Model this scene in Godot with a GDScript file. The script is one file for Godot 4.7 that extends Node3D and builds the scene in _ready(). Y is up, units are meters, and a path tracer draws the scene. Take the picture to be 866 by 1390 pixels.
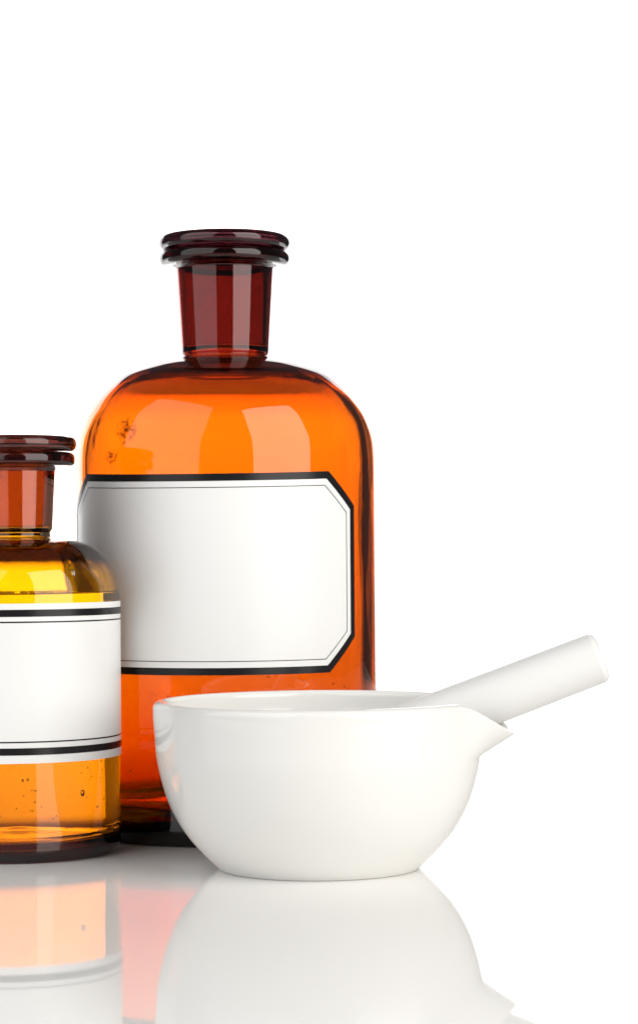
extends Node3D
# Two amber apothecary bottles with ground stoppers, and a porcelain mortar and pestle,
# on a glossy white sheet in front of a lit white paper backdrop.  Units are metres.

var rng := RandomNumberGenerator.new()
var wob := FastNoiseLite.new()

# ------------------------------------------------------------------ helpers
func tag(o: Node, label: String, category: String) -> void:
	o.set_meta("label", label)
	o.set_meta("category", category)


func part(called: String, mesh: Mesh, mat: Material, parent: Node) -> MeshInstance3D:
	var o := MeshInstance3D.new()
	o.name = called
	o.mesh = mesh
	o.material_override = mat
	o.cast_shadow = GeometryInstance3D.SHADOW_CASTING_SETTING_ON
	parent.add_child(o, true)
	return o


# A polyline of [x, y, corner radius] -> dense points with rounded corners.
func rounded(pts: Array, longest := 0.003) -> PackedVector2Array:
	var raw := PackedVector2Array()
	for i in pts.size():
		var p := Vector2(pts[i][0], pts[i][1])
		var rad: float = pts[i][2] if pts[i].size() > 2 else 0.0
		if rad <= 0.0 or i == 0 or i == pts.size() - 1:
			raw.append(p)
			continue
		var a := Vector2(pts[i - 1][0], pts[i - 1][1])
		var b := Vector2(pts[i + 1][0], pts[i + 1][1])
		var da := (a - p).normalized()
		var db := (b - p).normalized()
		var half := acos(clampf(da.dot(db), -1, 1)) / 2.0
		var cut := minf(rad / maxf(tan(half), 0.01), 0.49 * minf(p.distance_to(a), p.distance_to(b)))
		for k in 9:
			var t := k / 8.0
			# a rational quadratic: a true arc of a circle
			var w := sin(half)
			var c0 := (1 - t) * (1 - t)
			var c1 := 2 * t * (1 - t) * w
			var c2 := t * t
			raw.append(((p + da * cut) * c0 + p * c1 + (p + db * cut) * c2) / (c0 + c1 + c2))
	var out := PackedVector2Array([raw[0]])
	for i in range(1, raw.size()):
		var n := maxi(1, ceili(raw[i].distance_to(raw[i - 1]) / longest))
		for k in range(1, n + 1):
			var q: Vector2 = raw[i - 1].lerp(raw[i], k / float(n))
			if q.distance_to(out[out.size() - 1]) > 1e-6:
				out.append(q)
	return out


# A smooth curve through points [x, y].
func spline(pts: Array, per := 6) -> Array:
	var out := []
	for i in pts.size() - 1:
		var p0 := Vector2(pts[maxi(i - 1, 0)][0], pts[maxi(i - 1, 0)][1])
		var p1 := Vector2(pts[i][0], pts[i][1])
		var p2 := Vector2(pts[i + 1][0], pts[i + 1][1])
		var j := mini(i + 2, pts.size() - 1)
		var p3 := Vector2(pts[j][0], pts[j][1])
		for k in per:
			var q: Vector2 = p1.cubic_interpolate(p2, p0, p3, k / float(per))
			out.append([q.x, q.y])
	out.append(pts[pts.size() - 1])
	return out


func scaled(pts: Array, per_metre: float, base: float) -> Array:
	var out := []
	for p in pts:
		var q := [p[0] / per_metre, (base - p[1]) / per_metre]
		if p.size() > 2:
			q.append(p[2] / per_metre)
		out.append(q)
	return out


# Hand-blown unevenness of the bottles, and the mortar's pouring lip on its +x side.
func warped(kind: String, late: bool, th: float, q: Vector3) -> Vector3:
	var rr := Vector2(q.x, q.z).length()
	if kind == "lip":
		var off := absf(wrapf(th - PI / 2, -PI, PI))
		var tent := clampf(1.0 - off / deg_to_rad(27.0), 0.0, 1.0)
		tent = tent * tent * (3 - 2 * tent) * 0.8 + tent * 0.2
		if rr < 0.02:
			return q
		var grow := 1.0 + 0.0096 * tent * clampf((q.y - 0.0350) / 0.0168, 0.0, 1.0) / rr
		return Vector3(q.x * grow, q.y - 0.0098 * tent * clampf((q.y - 0.0350) / 0.0168, 0.0, 1.0), q.z * grow)
	var s := 0.0
	if kind == "tall":
		s = wob.get_noise_3d(sin(th) * 2.6, q.y * 14.0, cos(th) * 2.6) * 0.00009
		s += wob.get_noise_3d(sin(th) * 9.0, q.y * 9.0 + 40.0, cos(th) * 9.0) * 0.00002
		s *= (1.0 if late and q.y < 0.158 else 0.22) * smoothstep(0.004, 0.03, rr)
	else:
		s = wob.get_noise_3d(sin(th) * 2.2 + 9.0, q.y * 16.0, cos(th) * 2.2) * 0.00022
		s *= (1.0 if late and q.y < 0.098 else 0.2) * smoothstep(0.004, 0.02, rr)
	return q + Vector3(sin(th) * s, 0.4 * s, cos(th) * s)


# Turn a profile (r, y) round the y axis. It runs so that the outside lies to its right.
# warp names the way each vertex is moved (see warped); colors holds one colour per row.
func turned(profile: PackedVector2Array, segs: int, warp := "", colors := PackedColorArray(), inside_from := 100000) -> ArrayMesh:
	var rows := profile.size()
	var pos := PackedVector3Array()
	pos.resize(rows * segs)
	for i in rows:
		for j in segs:
			var th := TAU * j / segs
			var p := Vector3(profile[i].x * sin(th), profile[i].y, profile[i].x * cos(th))
			if warp != "":
				p = warped(warp, i >= inside_from, th, p)
			pos[i * segs + j] = p
	var nor := PackedVector3Array()
	nor.resize(rows * segs)
	var col := PackedColorArray()
	if colors.size():
		col.resize(rows * segs)
	for i in rows:
		var t2: Vector2 = (profile[mini(i + 1, rows - 1)] - profile[maxi(i - 1, 0)]).normalized()
		for j in segs:
			var th := TAU * j / segs
			var want := Vector3(t2.y * sin(th), -t2.x, t2.y * cos(th))
			var du := pos[mini(i + 1, rows - 1) * segs + j] - pos[maxi(i - 1, 0) * segs + j]
			var dv := pos[i * segs + (j + 1) % segs] - pos[i * segs + (j + segs - 1) % segs]
			var n := du.normalized().cross(dv)
			if profile[i].x < 2e-4 or n.length() < 1e-9:
				n = Vector3(0, signf(want.y), 0)
			n = n.normalized()
			nor[i * segs + j] = n if n.dot(want) > 0 else -n
			if colors.size():
				col[i * segs + j] = colors[i]
	var idx := PackedInt32Array()
	for i in rows - 1:
		for j in segs:
			var a := i * segs + j
			var b := i * segs + (j + 1) % segs
			var c := a + segs
			var d := b + segs
			for t in [[a, b, d], [a, d, c]]:
				var f := (pos[t[1]] - pos[t[0]]).cross(pos[t[2]] - pos[t[0]])
				if f.length_squared() < 1e-24:
					continue
				if f.dot(nor[t[0]] + nor[t[1]] + nor[t[2]]) > 0:
					idx.append_array([t[0], t[2], t[1]])
				else:
					idx.append_array([t[0], t[1], t[2]])
	return arrays(pos, nor, idx, col)


func arrays(pos: PackedVector3Array, nor: PackedVector3Array, idx: PackedInt32Array, col := PackedColorArray(), uv := PackedVector2Array()) -> ArrayMesh:
	var a := []
	a.resize(Mesh.ARRAY_MAX)
	a[Mesh.ARRAY_VERTEX] = pos
	a[Mesh.ARRAY_NORMAL] = nor
	a[Mesh.ARRAY_INDEX] = idx
	if col.size():
		a[Mesh.ARRAY_COLOR] = col
	if uv.size():
		a[Mesh.ARRAY_TEX_UV] = uv
	var m := ArrayMesh.new()
	m.add_surface_from_arrays(Mesh.PRIMITIVE_TRIANGLES, a)
	return m


# A patch on a cylinder from rows of (arc angle, height): grid[i][j].
func patch(grid: Array, r: float) -> ArrayMesh:
	var pos := PackedVector3Array()
	var nor := PackedVector3Array()
	var uv := PackedVector2Array()
	var idx := PackedInt32Array()
	var w: int = grid[0].size()
	for i in grid.size():
		for j in w:
			var p: Vector2 = grid[i][j]
			pos.append(Vector3(r * sin(p.x), p.y, r * cos(p.x)))
			nor.append(Vector3(sin(p.x), 0, cos(p.x)))
			uv.append(Vector2(j / float(w - 1), i / float(grid.size() - 1)))
	for i in grid.size() - 1:
		for j in w - 1:
			var a := i * w + j
			for t in [[a, a + 1, a + w + 1], [a, a + w + 1, a + w]]:
				var f := (pos[t[1]] - pos[t[0]]).cross(pos[t[2]] - pos[t[0]])
				if f.dot(nor[t[0]]) > 0:
					idx.append_array([t[0], t[2], t[1]])
				else:
					idx.append_array(t)
	return arrays(pos, nor, idx, PackedColorArray(), uv)


# The eight corners of a rectangle with cut corners, inset by d (arc metres, height metres).
func octagon(c: Vector2, w: float, h: float, cw: float, ch: float, d: float) -> PackedVector2Array:
	var n := Vector2(ch, cw).normalized()
	var k := (n.x * w + n.y * (h - ch)) - d       # the corner line, n . p = k
	var W := w - d
	var H := h - d
	var x := (k - n.y * H) / n.x
	var y := (k - n.x * W) / n.y
	var out := PackedVector2Array()
	for s in [[x, H], [W, y], [W, -y], [x, -H], [-x, -H], [-W, -y], [-W, y], [-x, H]]:
		out.append(c + Vector2(s[0], s[1]))
	return out


# The label was cut by hand: its upper edge rises a little towards both ends.
func hand_cut(rows: Array, r: float, c: Vector2, w: float, h: float) -> Array:
	var out := []
	for row in rows:
		var line := []
		for p in row:
			var u: float = (p.x * r - c.x) / w
			line.append(Vector2(p.x, p.y + 0.0016 * u * u * maxf(0.0, (p.y - c.y) / h)))
		out.append(line)
	return out


func octagon_ring(a: PackedVector2Array, b: PackedVector2Array, r: float, c: Vector2, w: float, h: float) -> ArrayMesh:
	var outer := []
	var inner := []
	for e in 8:
		for k in 24:
			var t := k / 24.0
			var p := a[e].lerp(a[(e + 1) % 8], t)
			var q := b[e].lerp(b[(e + 1) % 8], t)
			outer.append(Vector2(p.x / r, p.y))
			inner.append(Vector2(q.x / r, q.y))
	outer.append(outer[0])
	inner.append(inner[0])
	return patch(hand_cut([outer, inner], r, c, w, h), r)


func octagon_fill(a: PackedVector2Array, r: float, c: Vector2, w: float, h: float) -> ArrayMesh:
	var top := []
	var low := []
	var x0 := a[5].x
	var x1 := a[1].x
	for k in 97:
		var x := lerpf(x0, x1, k / 96.0)
		var yt := a[0].y
		var yb := a[3].y
		if x > a[0].x:
			var t := (x - a[0].x) / (a[1].x - a[0].x)
			yt = lerpf(a[0].y, a[1].y, t)
			yb = lerpf(a[3].y, a[2].y, t)
		elif x < a[7].x:
			var t := (a[7].x - x) / (a[7].x - a[6].x)
			yt = lerpf(a[7].y, a[6].y, t)
			yb = lerpf(a[4].y, a[5].y, t)
		top.append(Vector2(x / r, yt))
		low.append(Vector2(x / r, yb))
	return patch(hand_cut([top, low], r, c, w, h), r)


# A patch that lies just inside a bottle whose inner profile starts at row "first".
func lining_patch(grid: Array, profile: PackedVector2Array, first: int) -> ArrayMesh:
	var pos := PackedVector3Array()
	var nor := PackedVector3Array()
	var uv := PackedVector2Array()
	var idx := PackedInt32Array()
	var w: int = grid[0].size()
	for i in grid.size():
		for j in w:
			var q: Vector2 = grid[i][j]
			var r := 0.0
			for k in range(first, profile.size() - 1):
				if profile[k].y >= q.y and profile[k + 1].y < q.y:
					r = lerpf(profile[k].x, profile[k + 1].x, (profile[k].y - q.y) / (profile[k].y - profile[k + 1].y))
					break
			r -= 0.0006
			pos.append(Vector3(r * sin(q.x), q.y, r * cos(q.x)))
			nor.append(Vector3(sin(q.x), 0, cos(q.x)))
			uv.append(Vector2(j / float(w - 1), i / float(grid.size() - 1)))
	for i in grid.size() - 1:
		for j in w - 1:
			var a := i * w + j
			idx.append_array([a, a + 1, a + w + 1, a, a + w + 1, a + w])
	return arrays(pos, nor, idx, PackedColorArray(), uv)


func stain(number: int) -> StandardMaterial3D:
	var n := FastNoiseLite.new()
	n.seed = number
	n.frequency = 0.028
	n.fractal_octaves = 5
	n.fractal_gain = 0.62
	var im := Image.create(128, 128, false, Image.FORMAT_RGBA8)
	for y in 128:
		for x in 128:
			var d := Vector2(x - 63.5, y - 63.5).length() / 63.5
			var v := n.get_noise_2d(x, y) + n.get_noise_2d(x * 3.1 + 300, y * 3.1) * 0.5
			var soft := clampf(0.95 + 1.0 * v - 1.25 * d, 0.0, 1.0)
			var core := smoothstep(0.15, 0.60, v + 0.38 - 0.9 * d) * 0.55
			var a := clampf(soft * 0.75 + core, 0.0, 0.92) * (1.0 - smoothstep(0.75, 1.0, d))
			im.set_pixel(x, y, Color(0.52, 0.17, 0.04, a).lerp(Color(0.22, 0.06, 0.03, a), core))
	var m := StandardMaterial3D.new()
	m.albedo_texture = ImageTexture.create_from_image(im)
	m.transparency = BaseMaterial3D.TRANSPARENCY_ALPHA
	m.roughness = 0.9
	return m


func band(a0: float, a1: float, y0: float, y1: float, r: float) -> ArrayMesh:
	var top := []
	var low := []
	for k in 129:
		var x := lerpf(a0, a1, k / 128.0)
		top.append(Vector2(x, y1))
		low.append(Vector2(x, y0))
	return patch([top, low], r)


# Air bubbles shut in glass: small closed surfaces whose outside faces the air within.
func bubbles(spots: Array) -> ArrayMesh:
	var pos := PackedVector3Array()
	var nor := PackedVector3Array()
	var idx := PackedInt32Array()
	for s in spots:
		var c: Vector3 = s[0]
		var r: Vector3 = s[1]
		var out := Vector3(c.x, 0, c.z).normalized()
		var side := Vector3.UP.cross(out)
		var first := pos.size()
		var rows := 8
		var cols := 12
		for i in rows + 1:
			var v := PI * i / rows
			for j in cols:
				var u := TAU * j / cols
				var l := Vector3(sin(v) * cos(u), cos(v), sin(v) * sin(u))
				var e := Vector3(l.x * r.x, l.y * r.y, l.z * r.z)
				pos.append(c + side * e.x + Vector3.UP * e.y + out * e.z)
				var n := Vector3(l.x / r.x, l.y / r.y, l.z / r.z).normalized()
				nor.append(-(side * n.x + Vector3.UP * n.y + out * n.z))
		for i in rows:
			for j in cols:
				var a := first + i * cols + j
				var b := first + i * cols + (j + 1) % cols
				for t in [[a, b, b + cols], [a, b + cols, a + cols]]:
					var f := (pos[t[1]] - pos[t[0]]).cross(pos[t[2]] - pos[t[0]])
					if f.length_squared() < 1e-30:
						continue
					if f.dot(nor[t[0]] + nor[t[1]] + nor[t[2]]) > 0:
						idx.append_array([t[0], t[2], t[1]])
					else:
						idx.append_array(t)
	return arrays(pos, nor, idx)


# ------------------------------------------------------------------ materials
func glass(tinted: bool, color := Color.WHITE, rough := 0.0) -> StandardMaterial3D:
	var m := StandardMaterial3D.new()
	var c := color.linear_to_srgb()
	m.albedo_color = Color(c.r, c.g, c.b, 0.0)
	m.vertex_color_use_as_albedo = tinted
	m.transparency = BaseMaterial3D.TRANSPARENCY_ALPHA
	m.refraction_enabled = true
	m.refraction_scale = 0.05
	m.roughness = rough
	return m


func solid(color: Color, rough: float) -> StandardMaterial3D:
	var m := StandardMaterial3D.new()
	m.albedo_color = color.linear_to_srgb()
	m.roughness = rough
	return m


func enamel(color: Color) -> StandardMaterial3D:
	var m := solid(color, 0.26)
	m.metallic_specular = 0.38
	return m


func softbox(called: String, at: Vector3, towards: Vector3, size: Vector2, radiance: float, color := Color.WHITE) -> void:
	var l := AreaLight3D.new()
	l.name = called
	l.area_size = size
	l.area_normalize_energy = false
	l.light_energy = radiance / PI
	l.light_color = color
	l.area_range = 6.0
	l.shadow_enabled = true
	add_child(l, true)
	l.look_at_from_position(at, towards, Vector3.UP)


func highest(profile: PackedVector2Array) -> int:
	var top := 0
	for k in profile.size():
		if profile[k].y > profile[top].y:
			top = k
	return top


# Glass colours along a profile, painted shoulder darkness included: [height, colour] stops, looked up by height.
func tints(profile: PackedVector2Array, stops: Array, lining: Color) -> PackedColorArray:
	var out := PackedColorArray()
	var top := highest(profile)
	for i in profile.size():
		var p := profile[i]
		if i > top + 3:
			out.append(lining)
			continue
		var c: Color = stops[stops.size() - 1][1]
		for k in stops.size():
			if p.y < stops[k][0]:
				if k == 0:
					c = stops[0][1]
				else:
					var t: float = (p.y - stops[k - 1][0]) / (stops[k][0] - stops[k - 1][0])
					c = (stops[k - 1][1] as Color).lerp(stops[k][1], t)
				break
		out.append(c)
	return out


# ------------------------------------------------------------------ the scene
func _ready() -> void:
	rng.seed = 7
	wob.seed = 11
	wob.frequency = 1.0
	wob.noise_type = FastNoiseLite.TYPE_SIMPLEX_SMOOTH

	# camera
	var cam := Camera3D.new()
	cam.name = "camera"
	cam.fov = 23.79
	cam.near = 0.02
	cam.far = 20.0
	add_child(cam)
	cam.position = Vector3(0, 0.0989, 0)
	cam.rotation_degrees = Vector3(0.78, 0, -0.40)
	cam.current = true

	# the dim studio round the set, and exposure
	var we := WorldEnvironment.new()
	we.name = "studio_environment"
	var env := Environment.new()
	env.background_mode = Environment.BG_COLOR
	env.background_color = Color(0.07, 0.07, 0.075).linear_to_srgb()
	env.tonemap_mode = Environment.TONE_MAPPER_LINEAR
	env.tonemap_exposure = 1.1
	env.sdfgi_enabled = true
	env.ssao_enabled = true
	env.ssil_enabled = true
	we.environment = env
	add_child(we)

	# softboxes: key at the front right, a weaker one at the front left, two on the backdrop
	softbox("key_softbox", Vector3(0.60, 0.60, -0.21), Vector3(0.0, 0.46, -0.80), Vector2(0.80, 1.20), 3.6, Color(1.0, 0.988, 0.968))
	softbox("fill_softbox", Vector3(-0.64, 0.70, -0.27), Vector3(0.0, 0.55, -0.80), Vector2(1.10, 1.40), 1.3)
	for x in [-0.86, -0.36, 0.42]:
		softbox("backdrop_softbox", Vector3(x, 0.26, -1.12), Vector3(x, 0.26, -1.72), Vector2(0.32, 0.7), 9.5)

	setting()
	big_bottle(Vector3(-0.0323, 0, -0.846))
	small_bottle(Vector3(-0.0985, 0, -0.7905))
	mortar_and_pestle(Vector3(-0.0006, 0, -0.747))


func setting() -> void:
	var acrylic := solid(Color(0.94, 0.932, 0.915), 0.03)
	acrylic.metallic_specular = 0.32
	var st := SurfaceTool.new()
	var box := BoxMesh.new()
	box.size = Vector3(2.0, 0.012, 1.34)
	st.append_from(box, 0, Transform3D(Basis(), Vector3(0, -0.006, -0.97)))
	var t := part("table_top", st.commit(), acrylic, self)
	t.set_meta("kind", "structure")
	# paper backdrop: hangs behind the table and curves away below its edge
	var paper := solid(Color(0.86, 0.86, 0.86), 0.9)
	var pos := PackedVector3Array()
	var nor := PackedVector3Array()
	var idx := PackedInt32Array()
	var side := []
	for k in 9:
		side.append(Vector2(-1.66 - 0.08 * sin(k / 8.0 * PI / 2), -0.30 + 0.08 * (1 - cos(k / 8.0 * PI / 2))))
	side.append(Vector2(-1.74, 0.64))
	for thick in [0.0, -0.004]:
		for p in side:
			for x in [-0.88, 0.35]:
				pos.append(Vector3(x, p.y, p.x + thick))
				nor.append(Vector3(0, 0, 1 if thick == 0.0 else -1))
	var n := side.size()
	for i in n - 1:
		var a := i * 2
		idx.append_array([a, a + 3, a + 1, a, a + 2, a + 3])
		a += n * 2
		idx.append_array([a, a + 1, a + 3, a, a + 3, a + 2])
	var b := part("backdrop", arrays(pos, nor, idx), paper, self)
	b.set_meta("kind", "structure")


func big_bottle(at: Vector3) -> void:
	var K := 3900.0
	var B := 1126.0
	var root := Node3D.new()
	root.name = "amber_bottle"
	root.position = at
	add_child(root)
	tag(root, "tall amber glass apothecary bottle with eight-sided white label, standing behind the mortar", "bottle")
	var R := 203.0
	var shoulder := spline([[203, 640], [202.5, 615], [199.5, 592], [190, 565], [177, 544], [162, 527], [143, 510.5], [120, 499.5], [98, 492.5], [80, 488.5], [66, 486]])
	var inner_shoulder := spline([[50, 496], [66, 499.5], [80, 502.5], [95, 506.8], [114, 513.5], [134.5, 524], [150, 536.5], [164, 552.5], [175.5, 572], [183, 596], [185.6, 617], [186.2, 640]])
	var prof := scaled([[0, 1117], [150, 1119, 6], [172, 1127, 8], [192, 1127, 10], [R, 1108, 16]], K, B)
	prof += scaled(shoulder, K, B)
	prof += scaled([[60.5, 485, 2.5], [58.2, 482.8, 1.5], [59.6, 479, 2], [66.5, 364, 3], [72, 361, 6], [89, 360, 9.6], [89, 340.8, 9.6], [70, 340.8, 2], [62.9, 340.8, 1.5], [57.0, 472, 1], [46, 475, 4], [45.5, 484, 3]], K, B)
	prof += scaled(inner_shoulder, K, B)
	prof += scaled([[186.2, 1080, 30], [160, 1092, 60], [70, 1078, 40], [0, 1073]], K, B)
	var p := rounded(prof)
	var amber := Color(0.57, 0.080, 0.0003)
	var col := tints(p, [[0.0108, Color(0.003, 0.001, 0.001)], [0.0120, Color(0.14, 0.002, 0.001)], [0.018, Color(0.34, 0.009, 0.0005)], [0.05, Color(0.52, 0.070, 0.0003)], [0.10, amber], [0.14, Color(0.62, 0.115, 0.0005)], [0.147, Color(0.60, 0.10, 0.0005)], [0.1535, Color(0.54, 0.055, 0.0005)], [0.1562, Color(0.40, 0.026, 0.001)], [0.1574, Color(0.03, 0.006, 0.005)], [0.1640, Color(0.06, 0.006, 0.005)], [0.1655, Color(0.28, 0.016, 0.004)], [0.168, Color(0.16, 0.013, 0.008)], [0.1945, Color(0.15, 0.013, 0.008)], [0.1965, Color(0.018, 0.003, 0.003)]], Color(1, 0.97, 0.9))  # near-black shoulder stops paint in the dark surroundings refracted through the thick glass
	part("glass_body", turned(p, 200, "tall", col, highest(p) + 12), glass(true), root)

	# eight-sided white label with a black border and a thin inner line
	var face := deg_to_rad(2.2)
	var r := R / K + 0.0002
	var c := Vector2((deg_to_rad(-11.65) + face) * r, 0.08955)
	var w := deg_to_rad(66.9) * r
	var h := 0.03295
	var white := enamel(Color(0.87, 0.87, 0.86))
	var black := enamel(Color(0.012, 0.011, 0.012))
	var label := part("label", octagon_fill(octagon(c, w, h, 0.0133, 0.0115, 0.0002), r, c, w, h), white, root)
	label.set_meta("label", "white eight-sided label, blank, with a black border")
	part("border_band", octagon_ring(octagon(c, w, h, 0.0133, 0.0115, 0), octagon(c, w, h, 0.0133, 0.0115, 0.0024), r + 0.0001, c, w, h), black, label)
	part("border_line", octagon_ring(octagon(c, w, h, 0.0133, 0.0115, 0.0044), octagon(c, w, h, 0.0133, 0.0115, 0.00463), r + 0.0001, c, w, h), black, label)

	# small bubbles in the glass near the foot
	var few := []
	for k in 60:
		var th := deg_to_rad(rng.randf_range(-58, 62))
		var y := 0.012 + 0.045 * pow(rng.randf(), 1.8)
		var rr := R / K - rng.randf_range(0.0008, 0.0026)
		var s := rng.randf_range(0.00020, 0.00046)
		few.append([Vector3(rr * sin(th), y, rr * cos(th)), Vector3(s * rng.randf_range(0.8, 1.9), s * rng.randf_range(0.7, 1.1), s * 0.8)])
	part("air_bubbles", bubbles(few), glass(false), root).set_meta("kind", "stuff")

	# dried residue on the inside of the shoulder
	for d in [[-44.0, 0.1372, 8.5, 0.0056, 3], [-51.0, 0.1288, 5.0, 0.0030, 5], [-67.0, 0.1390, 8.0, 0.0140, 8]]:
		var rows := []
		for i in 13:
			var row := []
			for j in 13:
				row.append(Vector2(deg_to_rad(d[0] + d[2] * (j / 6.0 - 1.0)) + face, d[1] + d[3] * (1.0 - i / 6.0)))
			rows.append(row)
		part("residue", lining_patch(rows, p, highest(p) + 12), stain(d[4]), root)

	# ground stopper
	var sp := scaled([[0, 348], [56, 350, 5], [52, 470, 2], [56.4, 470, 2], [62.1, 344, 2], [64, 340.4, 2], [89.5, 340.4, 10.3], [89.5, 319.3, 10.3], [60, 318.6, 30], [0, 319.5]], K, B)
	var low := (B - 470.0) / K
	for q in sp:
		q[1] -= low
	var spp := rounded(sp)
	var sc := PackedColorArray()
	for q in spp:
		sc.append(Color(0.70, 0.45, 0.36).lerp(Color(0.05, 0.010, 0.012), smoothstep(0.0290, 0.0330, q.y)))
	var s := part("glass_stopper", turned(spp, 128, "", sc), glass(true), self)
	s.position = at + Vector3(0, low, 0)
	tag(s, "dark amber glass stopper with flat round head in the tall bottle's neck", "stopper")


func small_bottle(at: Vector3) -> void:
	var K := 4177.0
	var B := 1156.0
	var root := Node3D.new()
	root.name = "amber_bottle_001"
	root.position = at
	add_child(root)
	tag(root, "shorter yellow-amber glass bottle with banded white label, cut off by the left edge", "bottle")
	var R := 140.0
	var shoulder := spline([[140, 828], [139.7, 812], [139, 798], [135.5, 783], [128, 768.6], [114.5, 752.5], [99, 741.5], [82, 735], [66, 732], [56, 730.8]])
	var inner_shoulder := spline([[42, 741], [56, 742.5], [71, 744.5], [84, 748.5], [95, 755.5], [106, 766], [115, 780], [120.5, 794], [122.3, 806], [122.6, 828]])
	var prof := scaled([[0, 1148], [96, 1149, 6], [114, 1156, 8], [130, 1156, 8], [R, 1143, 12]], K, B)
	prof += scaled(shoulder, K, B)
	prof += scaled([[47.5, 729.5, 4], [46.3, 723.5, 2], [49.5, 718.5, 3], [53.5, 640, 2], [55, 635, 3], [76, 633, 7], [80.5, 629.5, 6], [80.5, 615, 8], [62, 614, 2], [51, 614, 1.5], [46.6, 717, 1], [38, 721, 3], [37, 731, 4]], K, B)
	prof += scaled(inner_shoulder, K, B)
	prof += scaled([[122.6, 1124, 12], [112, 1132, 10], [92, 1127, 12], [0, 1117]], K, B)
	var p := rounded(prof)
	var honey := Color(0.76, 0.335, 0.0003)
	var col := tints(p, [[0.0052, Color(0.004, 0.0015, 0.0015)], [0.0070, Color(0.14, 0.025, 0.001)], [0.010, Color(0.70, 0.19, 0.0005)], [0.04, Color(0.72, 0.22, 0.0005)], [0.08, honey], [0.0915, Color(0.76, 0.335, 0.0003)], [0.0935, Color(0.50, 0.16, 0.001)], [0.0948, Color(0.028, 0.008, 0.003)], [0.099, Color(0.03, 0.006, 0.002)], [0.1010, Color(0.20, 0.04, 0.003)], [0.1022, Color(0.85, 0.36, 0.002)], [0.1032, Color(0.75, 0.28, 0.002)], [0.1048, Color(0.33, 0.09, 0.003)], [0.124, Color(0.33, 0.085, 0.004)], [0.126, Color(0.04, 0.007, 0.004)]], Color(1, 0.98, 0.92))  # dark stops below the neck paint a refracted dark crescent into the shoulder tint
	# the bottle holds liquid up to the shoulder: below that level the inner face of the glass
	# is where glass and liquid meet, so it is the liquid's wall
	var level := p.size() - 1
	while p[level].y < 0.0842:
		level -= 1
	var inside := highest(p) + 12
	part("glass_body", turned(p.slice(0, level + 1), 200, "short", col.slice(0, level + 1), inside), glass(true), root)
	var wall := p.slice(level)
	var wet := PackedColorArray()
	for q in wall:
		wet.append(Color(1, 0.99, 0.94))
	var meet := glass(true)
	meet.refraction_scale = 0.0115                    # 1.5 over 1.345
	var liquid := part("liquid", turned(wall, 200, "short", wet, 0), meet, self)
	liquid.position = at
	tag(liquid, "clear liquid filling the shorter amber bottle up to its shoulder", "liquid")
	var rim: float = wall[0].x
	var face_up := rounded([[rim, wall[0].y], [rim * 0.97, wall[0].y - 0.0004], [rim * 0.9, wall[0].y - 0.0006], [0.0, wall[0].y - 0.0006]])
	var surf := glass(false)
	surf.refraction_scale = 0.0345
	part("surface", turned(face_up, 200, "short", PackedColorArray(), 0), surf, liquid)

	var face := deg_to_rad(7.1)
	var r := R / K + 0.00025
	var white := enamel(Color(0.87, 0.87, 0.86))
	var black := enamel(Color(0.012, 0.011, 0.012))
	var a0 := deg_to_rad(-98) + face
	var a1 := deg_to_rad(98) + face
	var label := part("label", band(a0, a1, 0.0315, 0.0813, r), white, root)
	label.set_meta("label", "white label round the bottle, blank, with black bands at top and bottom")
	for y in [[0.0772, 0.0794], [0.0341, 0.0363]]:
		part("border_band", band(a0, a1, y[0], y[1], r + 0.0001), black, label)
	for y in [[0.0753, 0.07572], [0.03795, 0.03837]]:
		part("border_line", band(a0, a1, y[0], y[1], r + 0.0001), black, label)

	var few := []
	for k in 62:
		var th := deg_to_rad(rng.randf_range(-30, 72))
		var y := rng.randf_range(0.009, 0.031)
		var rr := R / K - rng.randf_range(0.0009, 0.0033)
		var s := rng.randf_range(0.00015, 0.00033)
		few.append([Vector3(rr * sin(th), y, rr * cos(th)), Vector3(s * rng.randf_range(0.8, 1.6), s * rng.randf_range(0.7, 1.1), s * 0.8)])
	part("air_bubbles", bubbles(few), glass(false), root).set_meta("kind", "stuff")
	for b in [[39.0, 0.0212, 0.0008, 0.00105], [3.0, 0.0262, 0.0004, 0.0005], [5.8, 0.0264, 0.0004, 0.00045], [34.0, 0.0905, 0.0007, 0.0011]]:
		var th: float = deg_to_rad(b[0]) + face
		var rr := R / K - 0.0017
		part("air_bubble", bubbles([[Vector3(rr * sin(th), b[1], rr * cos(th)), Vector3(b[2], b[3], 0.0006)]]), glass(false), root)

	var sp := scaled([[0, 622], [45.5, 624, 4], [42, 715, 2], [46.1, 715, 2], [50.3, 617, 2], [54, 613.4, 2], [82.5, 613.4, 9], [82.5, 594, 9], [58, 591.5, 20], [0, 592.5]], K, B)
	var low := (B - 715.0) / K
	for q in sp:
		q[1] -= low
	var spp := rounded(sp)
	var sc := PackedColorArray()
	for q in spp:
		sc.append(Color(0.80, 0.50, 0.36).lerp(Color(0.08, 0.018, 0.012), smoothstep(0.0215, 0.0245, q.y)))
	var s := part("glass_stopper_001", turned(spp, 128, "", sc), glass(true), self)
	s.position = at + Vector3(0, low, 0)
	tag(s, "brown glass stopper with flat head in the shorter bottle at the left edge", "stopper")


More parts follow.
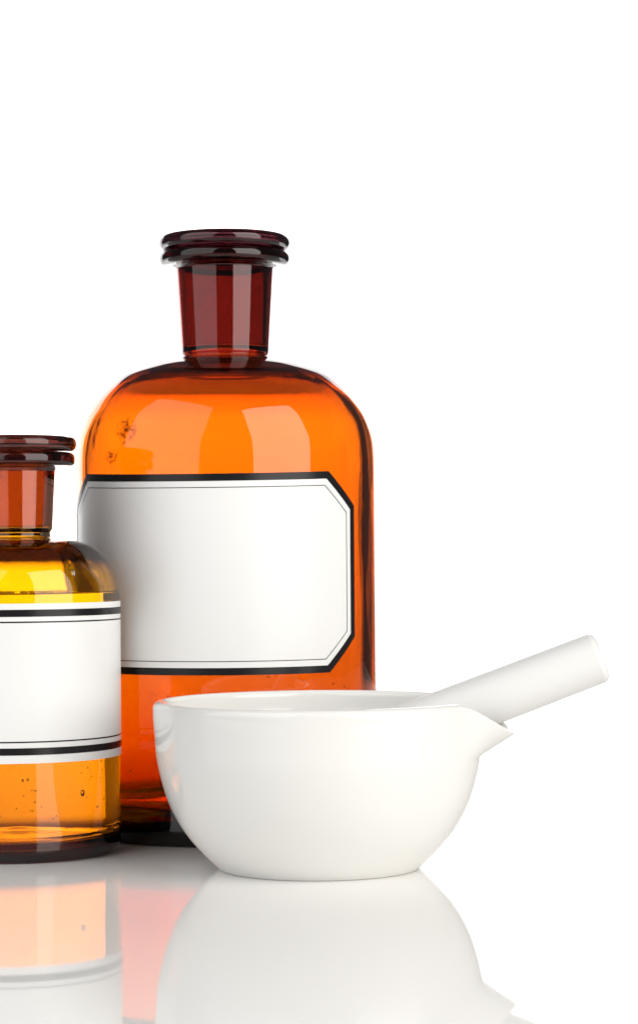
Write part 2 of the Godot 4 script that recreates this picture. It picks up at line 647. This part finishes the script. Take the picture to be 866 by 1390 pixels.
func mortar_and_pestle(at: Vector3) -> void:
	var porcelain := solid(Color(0.835, 0.83, 0.805), 0.06)
	var bisque := solid(Color(0.80, 0.80, 0.785), 0.38)

	# outer wall from the foot up, over the round rim, and down the inside
	var outer := spline([[0.0315, 0.0012], [0.0353, 0.0050], [0.0401, 0.0106], [0.0439, 0.0168], [0.0468, 0.0240], [0.0491, 0.0335], [0.0498, 0.0410], [0.0503, 0.0475]])
	var inner := spline([[0.0462, 0.0470], [0.0455, 0.0400], [0.0440, 0.0320], [0.0412, 0.0240], [0.0365, 0.0165], [0.0290, 0.0105], [0.0180, 0.0070], [0.0, 0.0058]])
	var prof := [[0.0, 0.0018], [0.024, 0.0018, 0.001], [0.0265, 0.0, 0.001], [0.0302, 0.0, 0.0012]]
	prof += outer
	prof += [[0.0503, 0.0523, 0.0024], [0.0462, 0.0523, 0.0019]]
	prof += inner
	var p := rounded(prof, 0.0016)
	var m := part("mortar", turned(p, 240, "lip"), porcelain, self)
	m.position = at
	m.rotation_degrees.y = -6.0
	m.scale = Vector3(1.008, 0.985, 1.008)
	tag(m, "white porcelain mortar bowl with a pouring lip, in front of the tall bottle", "mortar")

	# pestle: a slim handle that rests in the lip and a rounded grinding head in the bowl
	var pp := rounded([[0, -0.002], [0.008, -0.001, 0.006], [0.0100, 0.006, 0.006], [0.0098, 0.016, 0.008], [0.0086, 0.030, 0.02], [0.0083, 0.060, 0.1], [0.0079, 0.1286, 0.0023], [0.0, 0.1288]], 0.002)
	var pm := part("pestle", turned(pp, 96), bisque, self)
	var dir := Vector3(cos(deg_to_rad(20.7)), sin(deg_to_rad(20.7)), 0).rotated(Vector3.UP, deg_to_rad(-2.0))
	var end := at + Vector3(0.0868, 0.0643, 0.002)
	var yax := dir.normalized()
	var xax := yax.cross(Vector3(0, 0, 1)).normalized()
	pm.transform = Transform3D(Basis(xax, yax, xax.cross(yax)), end - yax * 0.1286)
	tag(pm, "white porcelain pestle leaning in the mortar and resting on its lip", "pestle")
